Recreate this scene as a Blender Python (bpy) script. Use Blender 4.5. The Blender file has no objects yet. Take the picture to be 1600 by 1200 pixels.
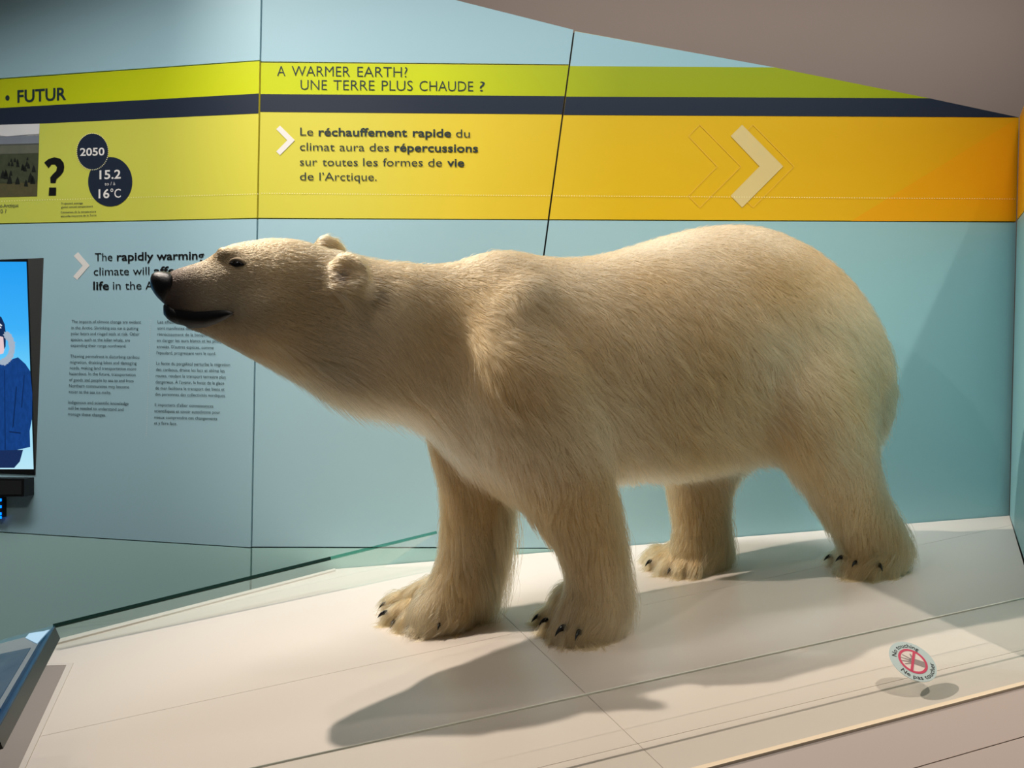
import bpy, bmesh, math, random
import numpy as np
from mathutils import Vector, Matrix, kdtree
from mathutils.bvhtree import BVHTree
random.seed(7); rng = np.random.default_rng(7)
S = bpy.context.scene
COL = S.collection
F = 1150.0                                   # focal length in pixels of the 1600 px frame

# ------------------------------------------------------------ camera
def nrm(a): a = np.asarray(a, float); return a/np.linalg.norm(a)
CAM = np.array([0.0, 0.0, 1.55])
_up = nrm([.012, 1, .04]); _f = np.array([0, 0, -1.])
_Y = nrm(_f-_f.dot(_up)*_up); _X = np.cross(_Y, _up)
RW = np.array([_X, _Y, _up])                 # camera axes -> world
cd = bpy.data.cameras.new('camera'); cam = bpy.data.objects.new('camera', cd); COL.objects.link(cam)
cd.sensor_width = 36; cd.lens = 36*F/1600; cd.clip_start = .02
M = Matrix(RW.tolist()).to_4x4(); M.translation = CAM.tolist(); cam.matrix_world = M
S.camera = cam
def w(p): p = np.asarray(p, float); return CAM + (p*np.array([1, -1, -1])) @ RW.T   # (right, down, forward) -> world

# ------------------------------------------------------------ planes of the exhibit, from the survey of the room
HP = .8                                      # eye height above the platform
nP = np.array([.09, 1, 46/F]); _ln = np.linalg.norm(nP)
PLAT = (nP/_ln, HP)
ZW = 2.93; a0 = (315-.0108*250)/315/ZW; b0 = .0108/315/ZW
WALL = (np.array([b0*F, 0, a0]), 1.0)
k_ = 5.9e-5
LEFT = (np.array([(b0+k_)*F, k_*.0178*F, a0+k_*402.7]), 1.0)
def on(pl, x, y):
    r = np.array([(x-800), (y-600), F]); n, d = pl
    return r*(d/n.dot(r))
def P3(a, b, c):
    n = np.cross(b-a, c-a); return (n, n.dot(a))
RIGHT = P3(on(WALL, 1592, 190), on(PLAT, 1577, 806), on(PLAT, 1600, 876))
UPc = -PLAT[0]                               # platform normal, camera coords
GUP = np.array([.012, -1, -.04]); GUP /= np.linalg.norm(GUP)
def fl(x, y, h=0): return on(PLAT, x, y)+UPc*h
def wdir(v): return (np.asarray(v, float)*np.array([1, -1, -1])) @ RW.T
def XZ(X, Z, h):                             # point over the platform: right, forward, height
    n, d = PLAT; y = (d-n[0]*X-n[2]*Z)/n[1]
    return np.array([X, y, Z]) + GUP*h

# ------------------------------------------------------------ world, lamps, exposure
wd = bpy.data.worlds.new('world'); S.world = wd; wd.use_nodes = True
bg = wd.node_tree.nodes['Background']; bg.inputs[0].default_value = (.90, .93, 1, 1); bg.inputs[1].default_value = .04
S.view_settings.view_transform = 'Standard'; S.view_settings.look = 'None'
S.view_settings.exposure = 0; S.view_settings.gamma = 1; S.view_settings.use_curve_mapping = False
def spot(name, pos, target, power, col, size=.04, ang=100, blend=.4):
    l = bpy.data.lights.new(name, 'SPOT'); l.energy = power; l.color = col
    l.shadow_soft_size = size; l.spot_size = math.radians(ang); l.spot_blend = blend
    o = bpy.data.objects.new(name, l); COL.objects.link(o)
    p = Vector(w(XZ(*pos))); t = Vector(w(XZ(*target)))
    o.location = p; o.rotation_euler = (t-p).to_track_quat('-Z', 'Y').to_euler()
    return o
def area(name, pos, target, sx_, sy_, power, col):
    l = bpy.data.lights.new(name, 'AREA'); l.shape = 'RECTANGLE'; l.size = sx_; l.size_y = sy_; l.energy = power; l.color = col
    o = bpy.data.objects.new(name, l); COL.objects.link(o); p = Vector(w(XZ(*pos))); t = Vector(w(XZ(*target)))
    o.location = p; o.rotation_euler = (t-p).to_track_quat('-Z', 'Y').to_euler(); return o
spot('spot_light', (-2.30, 2.58, 3.95), (0.58, 1.62, 0.0), 620, (1, .89, .78), .03, 66, 1)
spot('spot_light', (-2.22, 2.30, 3.95), (0.6, 1.7, 0.0), 60, (1, .89, .78), .03, 66, 1)
spot('spot_light', (1.42, .72, 3.25), (1.32, 2.05, 0.0), 180, (1, .90, .79), .03, 62, 1)
spot('spot_light', (-1.7, .2, 2.7), (1.5, 2.95, 0.2), 62, (1, .92, .82), .025, 40, .7)
spot('spot_light', (-1.24, 1.57, 3.1), (-.4, 1.95, .4), 20, (1, .9, .78), .04, 90, 1)
wa = area('wall_washer', (-1.0, 2.30, 3.4), (-1.0, 3.0, 1.2), 5.8, .25, 30, (.93, .97, 1)); wa.data.spread = math.radians(62)
spot('spot_light', (-1.0, .7, 3.1), (-2.1, 3.3, .5), 70, (1, .95, .88), .2, 70, 1)  # fill spot added to lift the dark left wall
area('far_wall_fill', (1.5, 4.0, 3.4), (1.5, 5.2, 1.6), 5, .4, 58, (1, .93, .88))  # unseen lamp added behind the exhibit to brighten the far wall

# ------------------------------------------------------------ helpers
def lin(c):
    return tuple(((v/255)/12.92 if v/255 <= .04045 else ((v/255+.055)/1.055)**2.4) for v in c)+(1,)
def mat(name, col, rough=.5, noise=0, scale=20, spec=.5, metal=0, emit=None, es=1, bump=0, coat=0):
    m = bpy.data.materials.new(name); m.use_nodes = True; nt = m.node_tree
    b = nt.nodes['Principled BSDF']; c = lin(col)
    b.inputs['Base Color'].default_value = c; b.inputs['Roughness'].default_value = rough
    b.inputs['Specular IOR Level'].default_value = spec; b.inputs['Metallic'].default_value = metal
    b.inputs['Coat Weight'].default_value = coat
    if emit:
        b.inputs['Emission Color'].default_value = lin(emit); b.inputs['Emission Strength'].default_value = es
    if noise or bump:
        tc = nt.nodes.new('ShaderNodeTexCoord'); n = nt.nodes.new('ShaderNodeTexNoise'); n.inputs['Scale'].default_value = scale
        n.inputs['Detail'].default_value = 4
        nt.links.new(tc.outputs['Object'], n.inputs['Vector'])
        if noise:
            mx = nt.nodes.new('ShaderNodeMix'); mx.data_type = 'RGBA'
            mx.inputs[6].default_value = tuple(v*(1-noise) for v in c[:3])+(1,)
            mx.inputs[7].default_value = tuple(min(1, v*(1+noise)) for v in c[:3])+(1,)
            nt.links.new(n.outputs['Fac'], mx.inputs[0]); nt.links.new(mx.outputs[2], b.inputs['Base Color'])
            if emit: nt.links.new(mx.outputs[2], b.inputs['Emission Color'])
        if bump:
            bp = nt.nodes.new('ShaderNodeBump'); bp.inputs['Strength'].default_value = bump; bp.inputs['Distance'].default_value = .002
            nt.links.new(n.outputs['Fac'], bp.inputs['Height']); nt.links.new(bp.outputs[0], b.inputs['Normal'])
    return m
def ramp_mat(name, stops, rough, axis, lo, hi, spec=.5):
    """print whose colour runs along one world axis of the wall"""
    m = mat(name, stops[0][1], rough, spec=spec); nt = m.node_tree
    g = nt.nodes.new('ShaderNodeNewGeometry'); d = nt.nodes.new('ShaderNodeVectorMath'); d.operation = 'DOT_PRODUCT'
    nt.links.new(g.outputs['Position'], d.inputs[0]); d.inputs[1].default_value = axis
    mr = nt.nodes.new('ShaderNodeMapRange'); mr.inputs[1].default_value = lo; mr.inputs[2].default_value = hi
    nt.links.new(d.outputs['Value'], mr.inputs[0])
    r = nt.nodes.new('ShaderNodeValToRGB'); nt.links.new(mr.outputs[0], r.inputs[0])
    e = r.color_ramp.elements
    while len(e) < len(stops): e.new(.5)
    for k, (p, c) in enumerate(stops): e[k].position = p; e[k].color = lin(c)
    nt.links.new(r.outputs[0], nt.nodes['Principled BSDF'].inputs['Base Color'])
    return m

def obj(name, verts, faces, m, parent=None, mi=None, smooth=False, origin=None, **props):
    verts = [Vector(v) for v in verts]
    if parent is not None: org = Vector((0, 0, 0))
    else: org = Vector(origin) if origin is not None else (sum(verts, Vector())/len(verts))
    if parent is not None: org = parent.location.copy() if origin is None else Vector(origin)
    me = bpy.data.meshes.new(name); me.from_pydata([tuple(v-org) for v in verts], [], faces); me.update()
    for mm in (m if isinstance(m, (list, tuple)) else [m]): me.materials.append(mm)
    if mi is not None:
        for p, i in zip(me.polygons, mi): p.material_index = i
    if smooth:
        for p in me.polygons: p.use_smooth = True
    o = bpy.data.objects.new(name, me); COL.objects.link(o)
    if parent is not None:
        o.parent = parent; o.location = org-WLOC(parent)
    else: o.location = org
    for k, v in props.items(): o[k] = v
    return o
def WLOC(o):
    v = o.location.copy()
    while o.parent: o = o.parent; v += o.location
    return v
def empty(name, loc, label=None, category=None, group=None, kind=None):
    o = bpy.data.objects.new(name, None); COL.objects.link(o); o.location = loc; o.empty_display_size = .1
    for k, v in (('label', label), ('category', category), ('group', group), ('kind', kind)):
        if v: o[k] = v
    return o
def slab(name, pl, pts, t0, t1, m, parent=None, mi=None, **props):
    """polygon given by its survey points on plane pl, from offset t0 (front, + towards viewer) to t1 (back)"""
    n = nrm(pl[0]); n = n if n[2] < 0 or pl is PLAT else -n
    if pl is PLAT: n = UPc
    elif n.dot(on(pl, *pts[0])) > 0: n = -n
    f = [on(pl, *p)+n*t0 for p in pts]; b = [on(pl, *p)+n*t1 for p in pts]
    k = len(pts)
    V = [w(p) for p in f+b]
    faces = [tuple(range(k)), tuple(range(2*k-1, k-1, -1))]+[(i, i+k, (i+1) % k+k, (i+1) % k) for i in range(k)]
    o = obj(name, V, faces, m, parent, **props)
    bm = bmesh.new(); bm.from_mesh(o.data); bmesh.ops.recalc_face_normals(bm, faces=bm.faces); bm.to_mesh(o.data); bm.free()
    return o
def clip(poly, a, b, side):
    """keep the part of the polygon on one side of line a-b"""
    def s(p): return side*((b[0]-a[0])*(p[1]-a[1])-(b[1]-a[1])*(p[0]-a[0]))
    out = []
    for i, p in enumerate(poly):
        q = poly[(i+1) % len(poly)]; sp, sq = s(p), s(q)
        if sp >= 0: out.append(p)
        if sp*sq < 0:
            t = sp/(sp-sq); out.append((p[0]+(q[0]-p[0])*t, p[1]+(q[1]-p[1])*t))
    return out
def lift(pl, x, y, t):
    n = nrm(pl[0]); p = on(pl, x, y)
    if pl is PLAT: n = UPc
    elif n.dot(p) > 0: n = -n
    return w(p+n*t)
def flat(name, pl, polys, m, parent, t=.0012, mi=None, **props):
    """flat print: polygons lying on plane pl"""
    V, Fc = [], []
    for poly in polys:
        k = len(V); V += [lift(pl, x, y, t) for x, y in poly]; Fc.append(tuple(range(k, k+len(poly))))
    o = obj(name, V, Fc, m, parent, mi=mi, **props)
    bm = bmesh.new(); bm.from_mesh(o.data)
    nn = Vector(V[0])-Vector(CAM)
    for f_ in bm.faces:
        if f_.normal.dot(nn) > 0: f_.normal_flip()
    bm.to_mesh(o.data); bm.free()
    return o

# ------------------------------------------------------------ lettering
def glyphs(body, weight=0.0, spacing=1.0):
    c = bpy.data.curves.new('t', 'FONT'); c.body = body; c.offset = weight; c.resolution_u = 3; c.space_character = spacing
    o = bpy.data.objects.new('t', c); COL.objects.link(o)
    dg = bpy.context.evaluated_depsgraph_get(); dg.update()
    me = bpy.data.meshes.new_from_object(o.evaluated_get(dg))
    V = np.array([v.co[:2] for v in me.vertices]).reshape(-1, 2); Fc = [tuple(p.vertices) for p in me.polygons]
    bpy.data.objects.remove(o); bpy.data.curves.remove(c); bpy.data.meshes.remove(me)
    return V, Fc
CAPH = .682
def text(name, pl, runs, x0, y0, x1, y1, cap, m, parent, lean=0.0, t=.0016, **props):
    """one line of writing; runs = [(words, weight)]; baseline from (x0,y0) to (x1,y1); cap = capital height"""
    Vs, Fs, cur = [], [], 0.0; k = 0
    for body, wt in runs:
        V, Fc = glyphs(body, wt)
        if not len(V): cur += .3; continue
        lead = len(body)-len(body.lstrip(' ')); 
        V = V.copy(); V[:, 0] += cur
        Vs.append(V); Fs += [tuple(i+k for i in f) for f in Fc]; k += len(V)
        cur = V[:, 0].max()+(.30 if body.endswith(' ') else .06)
    V = np.vstack(Vs); V[:, 0] -= V[:, 0].min(); W = V[:, 0].max()
    s = V[:, 0]/W; h = V[:, 1]/CAPH*cap
    px = x0+(x1-x0)*s + h*lean; py = y0+(y1-y0)*s - h
    VV = [lift(pl, a, b, t) for a, b in zip(px, py)]
    o = obj(name, VV, Fs, m, parent, **props)
    nn = Vector(VV[0])-Vector(CAM)
    if sum(p.normal.dot(nn) for p in o.data.polygons) > 0: o.data.flip_normals()
    return o
def lettering(name, pl, lines, m, parent, t=.0016, **props):
    """several lines of writing as one print; lines = (words, weight, x0, y0, x1, y1, cap height)"""
    VV, FF = [], []
    for body, wt, x0, y0, x1, y1, cap in lines:
        V, Fc = glyphs(body, wt); V = V.copy(); V[:, 0] -= V[:, 0].min(); W = V[:, 0].max(); k = len(VV)
        lean = (y1-y0)/(x1-x0)
        for vx, vy in V:
            h = vy/CAPH*cap; VV.append(lift(pl, x0+(x1-x0)*vx/W, y0+(y1-y0)*vx/W-h, t))
        FF += [tuple(i+k for i in f) for f in Fc]
    o = obj(name, VV, FF, m, parent, **props)
    nn = Vector(VV[0])-Vector(CAM)
    if sum(p.normal.dot(nn)*p.area for p in o.data.polygons) > 0: o.data.flip_normals()
    return o
# ------------------------------------------------------------ materials of the setting
AX = (1, 0, 0)
M_gap = mat('black_gap', (14, 16, 16), .6)
M_teal = ramp_mat('teal_print', [(0, (166, 200, 206)), (.30, (172, 206, 215)), (.55, (166, 203, 211)), (.8, (150, 194, 200)), (1, (140, 188, 194))], .42, AX, -2.2, 2.1)
M_teal_low = ramp_mat('deep_teal_print', [(0, (182, 216, 208)), (1, (160, 204, 202))], .42, AX, -2.2, 1.)
M_yel = ramp_mat('yellow_print', [(0, (206, 208, 84)), (.35, (226, 212, 74)), (.45, (240, 210, 58)), (.6, (228, 186, 22)), (1, (228, 166, 6))], .4, AX, -2.1, 2.1)
M_lime = ramp_mat('lime_print', [(0, (196, 202, 10)), (.42, (214, 222, 10)), (.6, (160, 172, 4)), (1, (150, 164, 2))], .4, AX, -2.1, 2.1)
M_navy = mat('navy_print', (32, 42, 58), .4)
M_dark = mat('dark_print', (28, 48, 52), .45); M_black = mat('black_print', (12, 12, 12), .45)
M_ink = mat('grey_ink', (45, 62, 66), .5); M_whitep = mat('white_print', (240, 232, 222), .5)
M_dot = mat('pale_dots', (250, 240, 190), .5); M_pale = mat('pale_sand_print', (222, 198, 132), .5)
M_faint = mat('faint_outline', (236, 190, 60), .5); M_orange = mat('orange_print', (234, 165, 6), .4)
M_taupe = mat('taupe_paint', (128, 116, 108), .8, noise=.03, scale=3)
M_plat = mat('white_laminate', (222, 211, 200), .3, spec=.4)
M_under = mat('grey_seam', (120, 112, 104), .7)
M_fasc = mat('fascia_laminate', (222, 206, 196), .4)
M_floor = mat('grey_carpet', (84, 80, 78), .9, noise=.2, scale=60)

# ------------------------------------------------------------ wall_left
def vx1(y): return 408.6-.0185*y
L1 = lambda x: 123-.0700*x
L2 = lambda x: 349.7-.0212*x
L3 = lambda x: 831.5+.0627*x
g = 1.6                                                # half joint in survey pixels
XL = -420
def seamx(y, s): return vx1(y)+s*1.4
wl = slab('wall_left', LEFT, [(XL, -190), (vx1(-190), -190), (vx1(1130), 1130), (XL, 1160)], -.016, -.06, M_gap, kind='structure')
def lpanel(name, top, bot, m, **k):
    t = lambda x: top(x)+.9 if top else -185
    b = lambda x: bot(x)-.9 if bot else 1130
    return slab(name, LEFT, [(XL, t(XL)), (seamx(t(405), -1), t(seamx(t(405), -1))), (seamx(b(395), -1), b(seamx(b(395), -1))), (XL, b(XL))], 0, -.016, m, wl, **k)
lpanel('panel', None, L1, M_teal)
lband = lpanel('panel', L1, L2, M_yel, label='yellow panel with lime and navy stripes')
lmain = lpanel('panel', L2, L3, M_teal)
lpanel('panel', L3, None, M_teal_low)
# band stripes
lime_b = lambda x: 168.8-.0558*x
navy_b = lambda x: 196-.0465*x
xe = lambda y: seamx(y, -1)
flat('stripe', LEFT, [[(XL, L1(XL)+1), (xe(96), L1(xe(96))+1), (xe(146), lime_b(xe(146))), (XL, lime_b(XL))]], M_lime, lband, .0006, label='lime stripe')
flat('stripe', LEFT, [[(XL, lime_b(XL)), (xe(146), lime_b(xe(146))), (xe(177), navy_b(xe(177))), (XL, navy_b(XL))]], M_navy, lband, .0006, label='navy stripe')
def ell(cx, cy, rx, ry, n=40, rot=0):
    return [(cx+rx*math.cos(2*math.pi*i/n), cy+ry*math.sin(2*math.pi*i/n)) for i in range(n)]
def dots(pts, r=.9, n=6): return [ell(x, y, r, r, n) for x, y in pts]
def lerp_pts(a, b, n): return [(a[0]+(b[0]-a[0])*i/(n-1), a[1]+(b[1]-a[1])*i/(n-1)) for i in range(n)]
flat('bullet_mark', LEFT, [ell(12, 153.2, 3.4, 4.2, 16)], M_dark, lband)
lettering('lettering', LEFT, [('FUTUR', .022, 27.5, 160.3, 104, 155.8, 18.6)], M_dark, lband)
qm = lambda P: [(x/3.81, 80+y/3.81) for x, y in P]
flat('question_mark', LEFT, [qm([(264, 664), (290, 642), (325, 632), (360, 640), (380, 664), (384, 690), (378, 718), (360, 742), (338, 760), (332, 785), (302, 785), (300, 752), (316, 733), (336, 713), (341, 692), (328, 674), (308, 675), (290, 697)]),
    qm([(294, 812), (336, 812), (334, 860), (291, 860)])], M_black, lband)
flat('round_badge', LEFT, [ell(172.5, 284, 34.6, 38.6)], M_navy, lband, .0012)
flat('round_badge', LEFT, [ell(145, 237, 24.4, 28.3)], M_navy, lband, .0015)
ring = [(145+24.6*math.cos(a), 237+28.5*math.sin(a)) for a in [2*math.pi*i/56 for i in range(56)]]
flat('dotted_ring', LEFT, dots(ring, .8), M_dot, lband, .0018, kind='stuff')
lettering('lettering', LEFT, [('2050', .018, 125.5, 243.7, 163.8, 242.7, 11.6), ('15.2', .018, 156, 280, 189.3, 278.9, 13.3),
    ('to / à', 0, 164, 290, 180.5, 289.3, 5.2), ('16', .018, 154.5, 309.8, 171.5, 309.3, 13.5), ('°C', .005, 173, 309.3, 189.3, 308.7, 13.5)], M_whitep, lband, .002)
lettering('lettering', LEFT, [('Projected average', 0, 96, 319.7, 130, 318.8, 3.2), ('global annual temperature', 0, 96, 325.3, 145.5, 323.6, 3.2),
    ('Estimation de la température', 0, 95.6, 333.4, 150.5, 331.9, 3.2), ('annuelle moyenne de la Terre', 0, 95.5, 339.4, 151, 337.7, 3.2),
    ('Haut-Arctique', 0, -9, 325, 29.3, 323.5, 6), ('2050 ?', 0, -12, 333.6, 10.4, 332.9, 6)], M_ink, lband)
flat('dotted_line', LEFT, dots([p for p in lerp_pts((-60, 316.2), (403, 303), 118) if (p[0]-172)**2/35**2+(p[1]-284)**2/39**2 > 1], .75), M_dot, lband, .0012, kind='stuff')
# landscape picture in the band
def picx(y): return 62.2-(y-193.5)*.035
PB = [(-90, 200, (226, 222, 220)), (0, 0, 0)]
Mp = [mat('picture_sky', (225, 220, 216), .45, noise=.06, scale=9), mat('picture_hills', (128, 132, 140), .45, noise=.1, scale=20),
      mat('picture_plain', (104, 104, 88), .45, noise=.25, scale=30), mat('picture_tundra', (66, 72, 50), .45, noise=.4, scale=40),
      mat('picture_trees', (24, 28, 22), .45), mat('picture_grass', (88, 82, 52), .45, noise=.35, scale=45)]
pol, mi = [], []
def bandp(y0, y1, k, tops=None):
    top = tops or [(-90, y0+4), (picx(y0), y0)]
    pol.append(top+[(picx(y1), y1), (-90, y1+4)]); mi.append(k)
bandp(193.5, 212, 0); bandp(211, 226, 1, [(-90, 217), (-40, 212), (-10, 211), (12, 213), (30, 211.5), (picx(211), 209)]); bandp(224, 240, 2); bandp(239, 285, 3); bandp(284, 306.5, 5)
flat('landscape_picture', LEFT, pol, Mp, lband, .0012, mi=mi)
trp = []
r2 = random.Random(3)
for i in range(34):
    x = r2.uniform(-40, 55); y = r2.uniform(246, 292); h = 4+(y-240)*.22*r2.uniform(.6, 1.2); q = h*.3
    trp.append([(x-q, y), (x+q, y), (x+q*.6, y-h*.6), (x, y-h), (x-q*.6, y-h*.55)])
flat('landscape_trees', LEFT, trp, Mp[4], lband, .0016, kind='stuff')
# heading, arrow and the two columns
flat('arrow_mark', LEFT, [[(122.4, 394), (140.4, 414.9), (129.3, 415.3), (115.4, 400)], [(129.3, 415.3), (140.4, 414.9), (121, 437.4), (114.6, 432)]], M_whitep, lmain)
lettering('lettering', LEFT, [('The', .0, 148.4, 408, 176, 407.5, 12.4), ('rapidly warming', .018, 183, 407.4, 319.3, 405, 12.4),
    ('climate will', .0, 146.7, 430.4, 233.8, 429.4, 12.4), ('affect all', .018, 240.6, 429.3, 318, 428.4, 12.4),
    ('life', .018, 146, 452.7, 170.6, 452.5, 12.4), ('in the', .0, 176.8, 452.4, 221.4, 452.2, 12.4), ('Arctic.', .0, 227.8, 452.2, 274, 452, 12.4)], M_black, lmain)
def c2(rows):
    return [(s, -.004, x0/3.636, 370+y/3.636, x1/3.636, 370+(y+dy)/3.636, 4.9) for s, x0, x1, y, dy in rows]
lettering('lettering', LEFT, c2([
 ('The impacts of climate change are evident', 408, 803, 490, 3), ('in the Arctic. Shrinking sea ice is putting', 407, 787, 525, 3),
 ('polar bears and ringed seals at risk. Other', 405, 795, 558, 3), ('species, such as the killer whale, are', 404, 740, 592, 4), ('expanding their range northward.', 403, 718, 625, 4),
 ('Thawing permafrost is disturbing caribou', 400, 792, 686, 6), ('migration, draining lakes and damaging', 399, 777, 720, 6), ('roads, making land transportation more', 398, 775, 752, 7),
 ('hazardous. In the future, transportation', 396, 771, 785, 7), ('of goods and people by sea to and from', 395, 760, 820, 7), ('Northern communities may become', 394, 735, 854, 7),
 ('easier as the sea ice melts.', 392, 632, 888, 5), ('Indigenous and scientific knowledge', 389, 732, 948, 8), ('will be needed to understand and', 388, 703, 981, 8), ('manage these changes.', 388, 603, 1015, 6)]), M_ink, lmain)
lettering('lettering', LEFT, c2([
 ('Les effets du changement climatique', 897, 1270, 492, 4), ("sont manifestes dans l'Arctique. Le", 896, 1240, 527, 4), ('rétrécissement de la banquise met', 895, 1240, 562, 5),
 ('en danger les ours blancs et les phoques', 893, 1290, 597, 5), ("annelés. D'autres espèces, comme", 892, 1215, 632, 6), ("l'épaulard, progressent vers le nord.", 891, 1228, 667, 5),
 ('La fonte du pergélisol perturbe la migration', 889, 1308, 727, 8), ('des caribous, draine les lacs et abîme les', 888, 1277, 762, 8), ('routes, rendant le transport terrestre plus', 887, 1283, 797, 8),
 ("dangereux. À l'avenir, la fonte de la glace", 886, 1275, 832, 8), ('de mer facilitera le transport des biens et', 884, 1277, 867, 8), ('des personnes des collectivités nordiques.', 883, 1283, 902, 9),
 ("Il importera d'allier connaissances", 881, 1213, 962, 8), ('scientifiques et savoir autochtone pour', 879, 1252, 997, 9), ('mieux comprendre ces changements', 878, 1235, 1033, 8), ('et y faire face.', 877, 1007, 1066, 4)]), M_ink, lmain)
flat('dotted_line', LEFT, dots(lerp_pts((235.4, 500.6), (229, 680.8), 52), .55), M_whitep, lmain, .0012, kind='stuff')

# ------------------------------------------------------------ wall_back: the middle and right part
W1 = lambda x: 96.8+.0095*(x-408)
W2 = lambda x: 341.3+.0047*(x-408)
W3 = lambda x: 855.3+.001*(x-395)
def vx2(y): return 903.5-.1354*y
wb = slab('wall_back', WALL, [(vx1(-190), -190), (410, -190), (660, -14), (896, 48), (1211, 105.5), (1452, 153.5), (1594, 184), (1577, 840), (1000, 930), (vx1(1000), 1000)], -.016, -.05, M_gap, kind='structure')
sx = lambda y: vx1(y)+1.4
a = lambda y: vx2(y)-1.3
b = lambda y: vx2(y)+1.3
JB = lambda x: 888-.079*(x-527)+10
slab('panel', WALL, [(sx(-190), -190), (440, -190), (660, -13), (a(47), 46.5), (a(100), W1(890)-.9), (sx(97), W1(408)-.9)], 0, -.016, M_teal, wb)
mband = slab('panel', WALL, [(sx(97), W1(408)+.9), (a(101), W1(890)+.9), (a(343), W2(857)-.9), (sx(341), W2(402)-.9)], 0, -.016, M_yel, wb, label='yellow panel with lime and navy stripes')
slab('panel', WALL, [(sx(341), W2(402)+.9), (a(343), W2(857)+.9), (a(855), 855), (sx(855), W3(393)-1.2)], 0, -.016, M_teal, wb)
slab('panel', WALL, [(sx(856), W3(393)+1.2), (a(856), 857), (a(856), JB(787)+30), (sx(965), JB(391)+58)], 0, -.016, M_teal_low, wb)
rband = slab('panel', WALL, [(b(49), 48.5), (1211, 105.5), (1452, 153.5), (1592, 183.5), (1587.8, W2(1588)-.9), (b(343), W2(858)-.9)], 0, -.016, M_yel, wb, label='yellow panel with lime and navy stripes and slanting top')
slab('panel', WALL, [(b(343), W2(858)+.9), (1587.7, W2(1588)+.9), (1576.2, 806+12), (950, JB(950)), (950, 855.8), (b(855), 855.8)], 0, -.016, M_teal, wb)
slab('panel', WALL, [(b(856), 857.6), (946, 857.6), (946, JB(946)), (b(856), JB(788))], 0, -.016, M_teal_low, wb)
flat('stripe', WALL, [[(sx(98), W1(408)+1.4), (a(101), W1(890)+1.4), (a(150), 150.3), (sx(147), 147)]], M_lime, mband, .0006, label='lime stripe')
flat('stripe', WALL, [[(sx(147), 147), (a(150), 150.3), (a(178), 178.8), (sx(175), 174.8)]], M_navy, mband, .0006, label='navy stripe')
flat('printed_top', WALL, [[(b(49), 48.9), (1211, 105.5), (b(103), 103.2)]], M_teal, rband, .0006, label='pale teal top corner')
flat('stripe', WALL, [[(b(103), 103.2), (1211, 105.5), (1452, 153.6), (b(150), 151)]], M_lime, rband, .0006, label='lime stripe')
flat('stripe', WALL, [[(b(150), 151), (1452, 153.6), (1592, 183.5), (b(179), 179.6)]], M_navy, rband, .0006, label='navy stripe')
flat('orange_facet', WALL, [[(1590.5, 184.5), (1587.7, 345.5), (1330, 345.2)]], M_orange, rband, .0006)
def chev(ox, s=1):
    P = [(1159.4, 195), (1223.6, 260.2), (1159.4, 324.5), (1141.6, 306), (1186.6, 260.2), (1141.6, 212.8)]
    return [(x+ox, y) for x, y in P]
c = chev(0)
flat('arrow_mark', WALL, [[c[0], c[1], c[4], c[5]], [c[4], c[1], c[2], c[3]]], M_pale, rband, .0012)
def outline(P, wd=.5):
    out = []
    for i, p in enumerate(P):
        q = P[(i+1) % len(P)]; dx, dy = q[0]-p[0], q[1]-p[1]; l = math.hypot(dx, dy); nx, ny = -dy/l*wd, dx/l*wd
        out.append([(p[0]+nx, p[1]+ny), (q[0]+nx, q[1]+ny), (q[0]-nx, q[1]-ny), (p[0]-nx, p[1]-ny)])
    return out
flat('arrow_outline', WALL, outline(chev(-66)), M_faint, rband, .0011)
flat('arrow_outline', WALL, outline(chev(17)), M_faint, rband, .0010)
flat('dotted_line', WALL, dots(lerp_pts((409.5, 302), (858, 306), 115), .75), M_dot, mband, .0012, kind='stuff')
flat('dotted_line', WALL, dots(lerp_pts((866, 306), (1585, 311), 185), .75), M_dot, rband, .0016, kind='stuff')
flat('arrow_mark', WALL, [[(437.6, 196.4), (460.8, 219.3), (449, 219.4), (431.7, 202)], [(449, 219.4), (460.8, 219.3), (437.6, 242.6), (431.7, 237)]], M_whitep, mband)
lettering('lettering', WALL, [('A', -.008, 433.2, 118.8, 446, 119, 15.8), ('WARMER', -.008, 456, 119, 547, 120, 15.8), ('EARTH?', -.008, 558.5, 120.1, 636.8, 120.9, 15.8),
    ('UNE', -.008, 469.8, 140.4, 511, 140.8, 15.6), ('TERRE', -.008, 521, 140.9, 585.5, 141.5, 15.6), ('PLUS', -.008, 596.5, 141.6, 645, 142, 15.6), ('CHAUDE', -.008, 655.5, 142.1, 739.5, 143, 15.6), ('?', -.008, 749.5, 143, 757.8, 143.2, 15.6)], M_dark, mband)
T4 = lambda s, wt, x0, x1, y0, y1: (s, wt, 400+x0/4, 60+y0/4, 400+x1/4, 60+y1/4, 12.3)
lettering('lettering', WALL, [T4('Le', -.002, 277, 358, 607, 608), T4('réchauffement', .018, 392, 945, 609, 613), T4('rapide', .018, 980, 1220, 614, 617), T4('du', -.002, 1250, 1337, 618, 620),
    T4('climat', -.002, 275, 492, 701, 703), T4('aura', -.002, 523, 678, 703, 705), T4('des', -.002, 710, 832, 705, 706), T4('répercussions', .018, 865, 1388, 706, 712),
    T4('sur', -.002, 275, 383, 795, 796), T4('toutes', -.002, 415, 637, 797, 798), T4('les', -.002, 670, 762, 798, 799), T4('formes', -.002, 793, 1043, 799, 800), T4('de', -.002, 1076, 1163, 801, 801), T4('vie', .018, 1195, 1302, 801, 802),
    T4('de', -.002, 275, 361, 887, 887), T4("l’Arctique.", -.002, 397, 755, 888, 890)], M_dark, mband)

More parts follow.
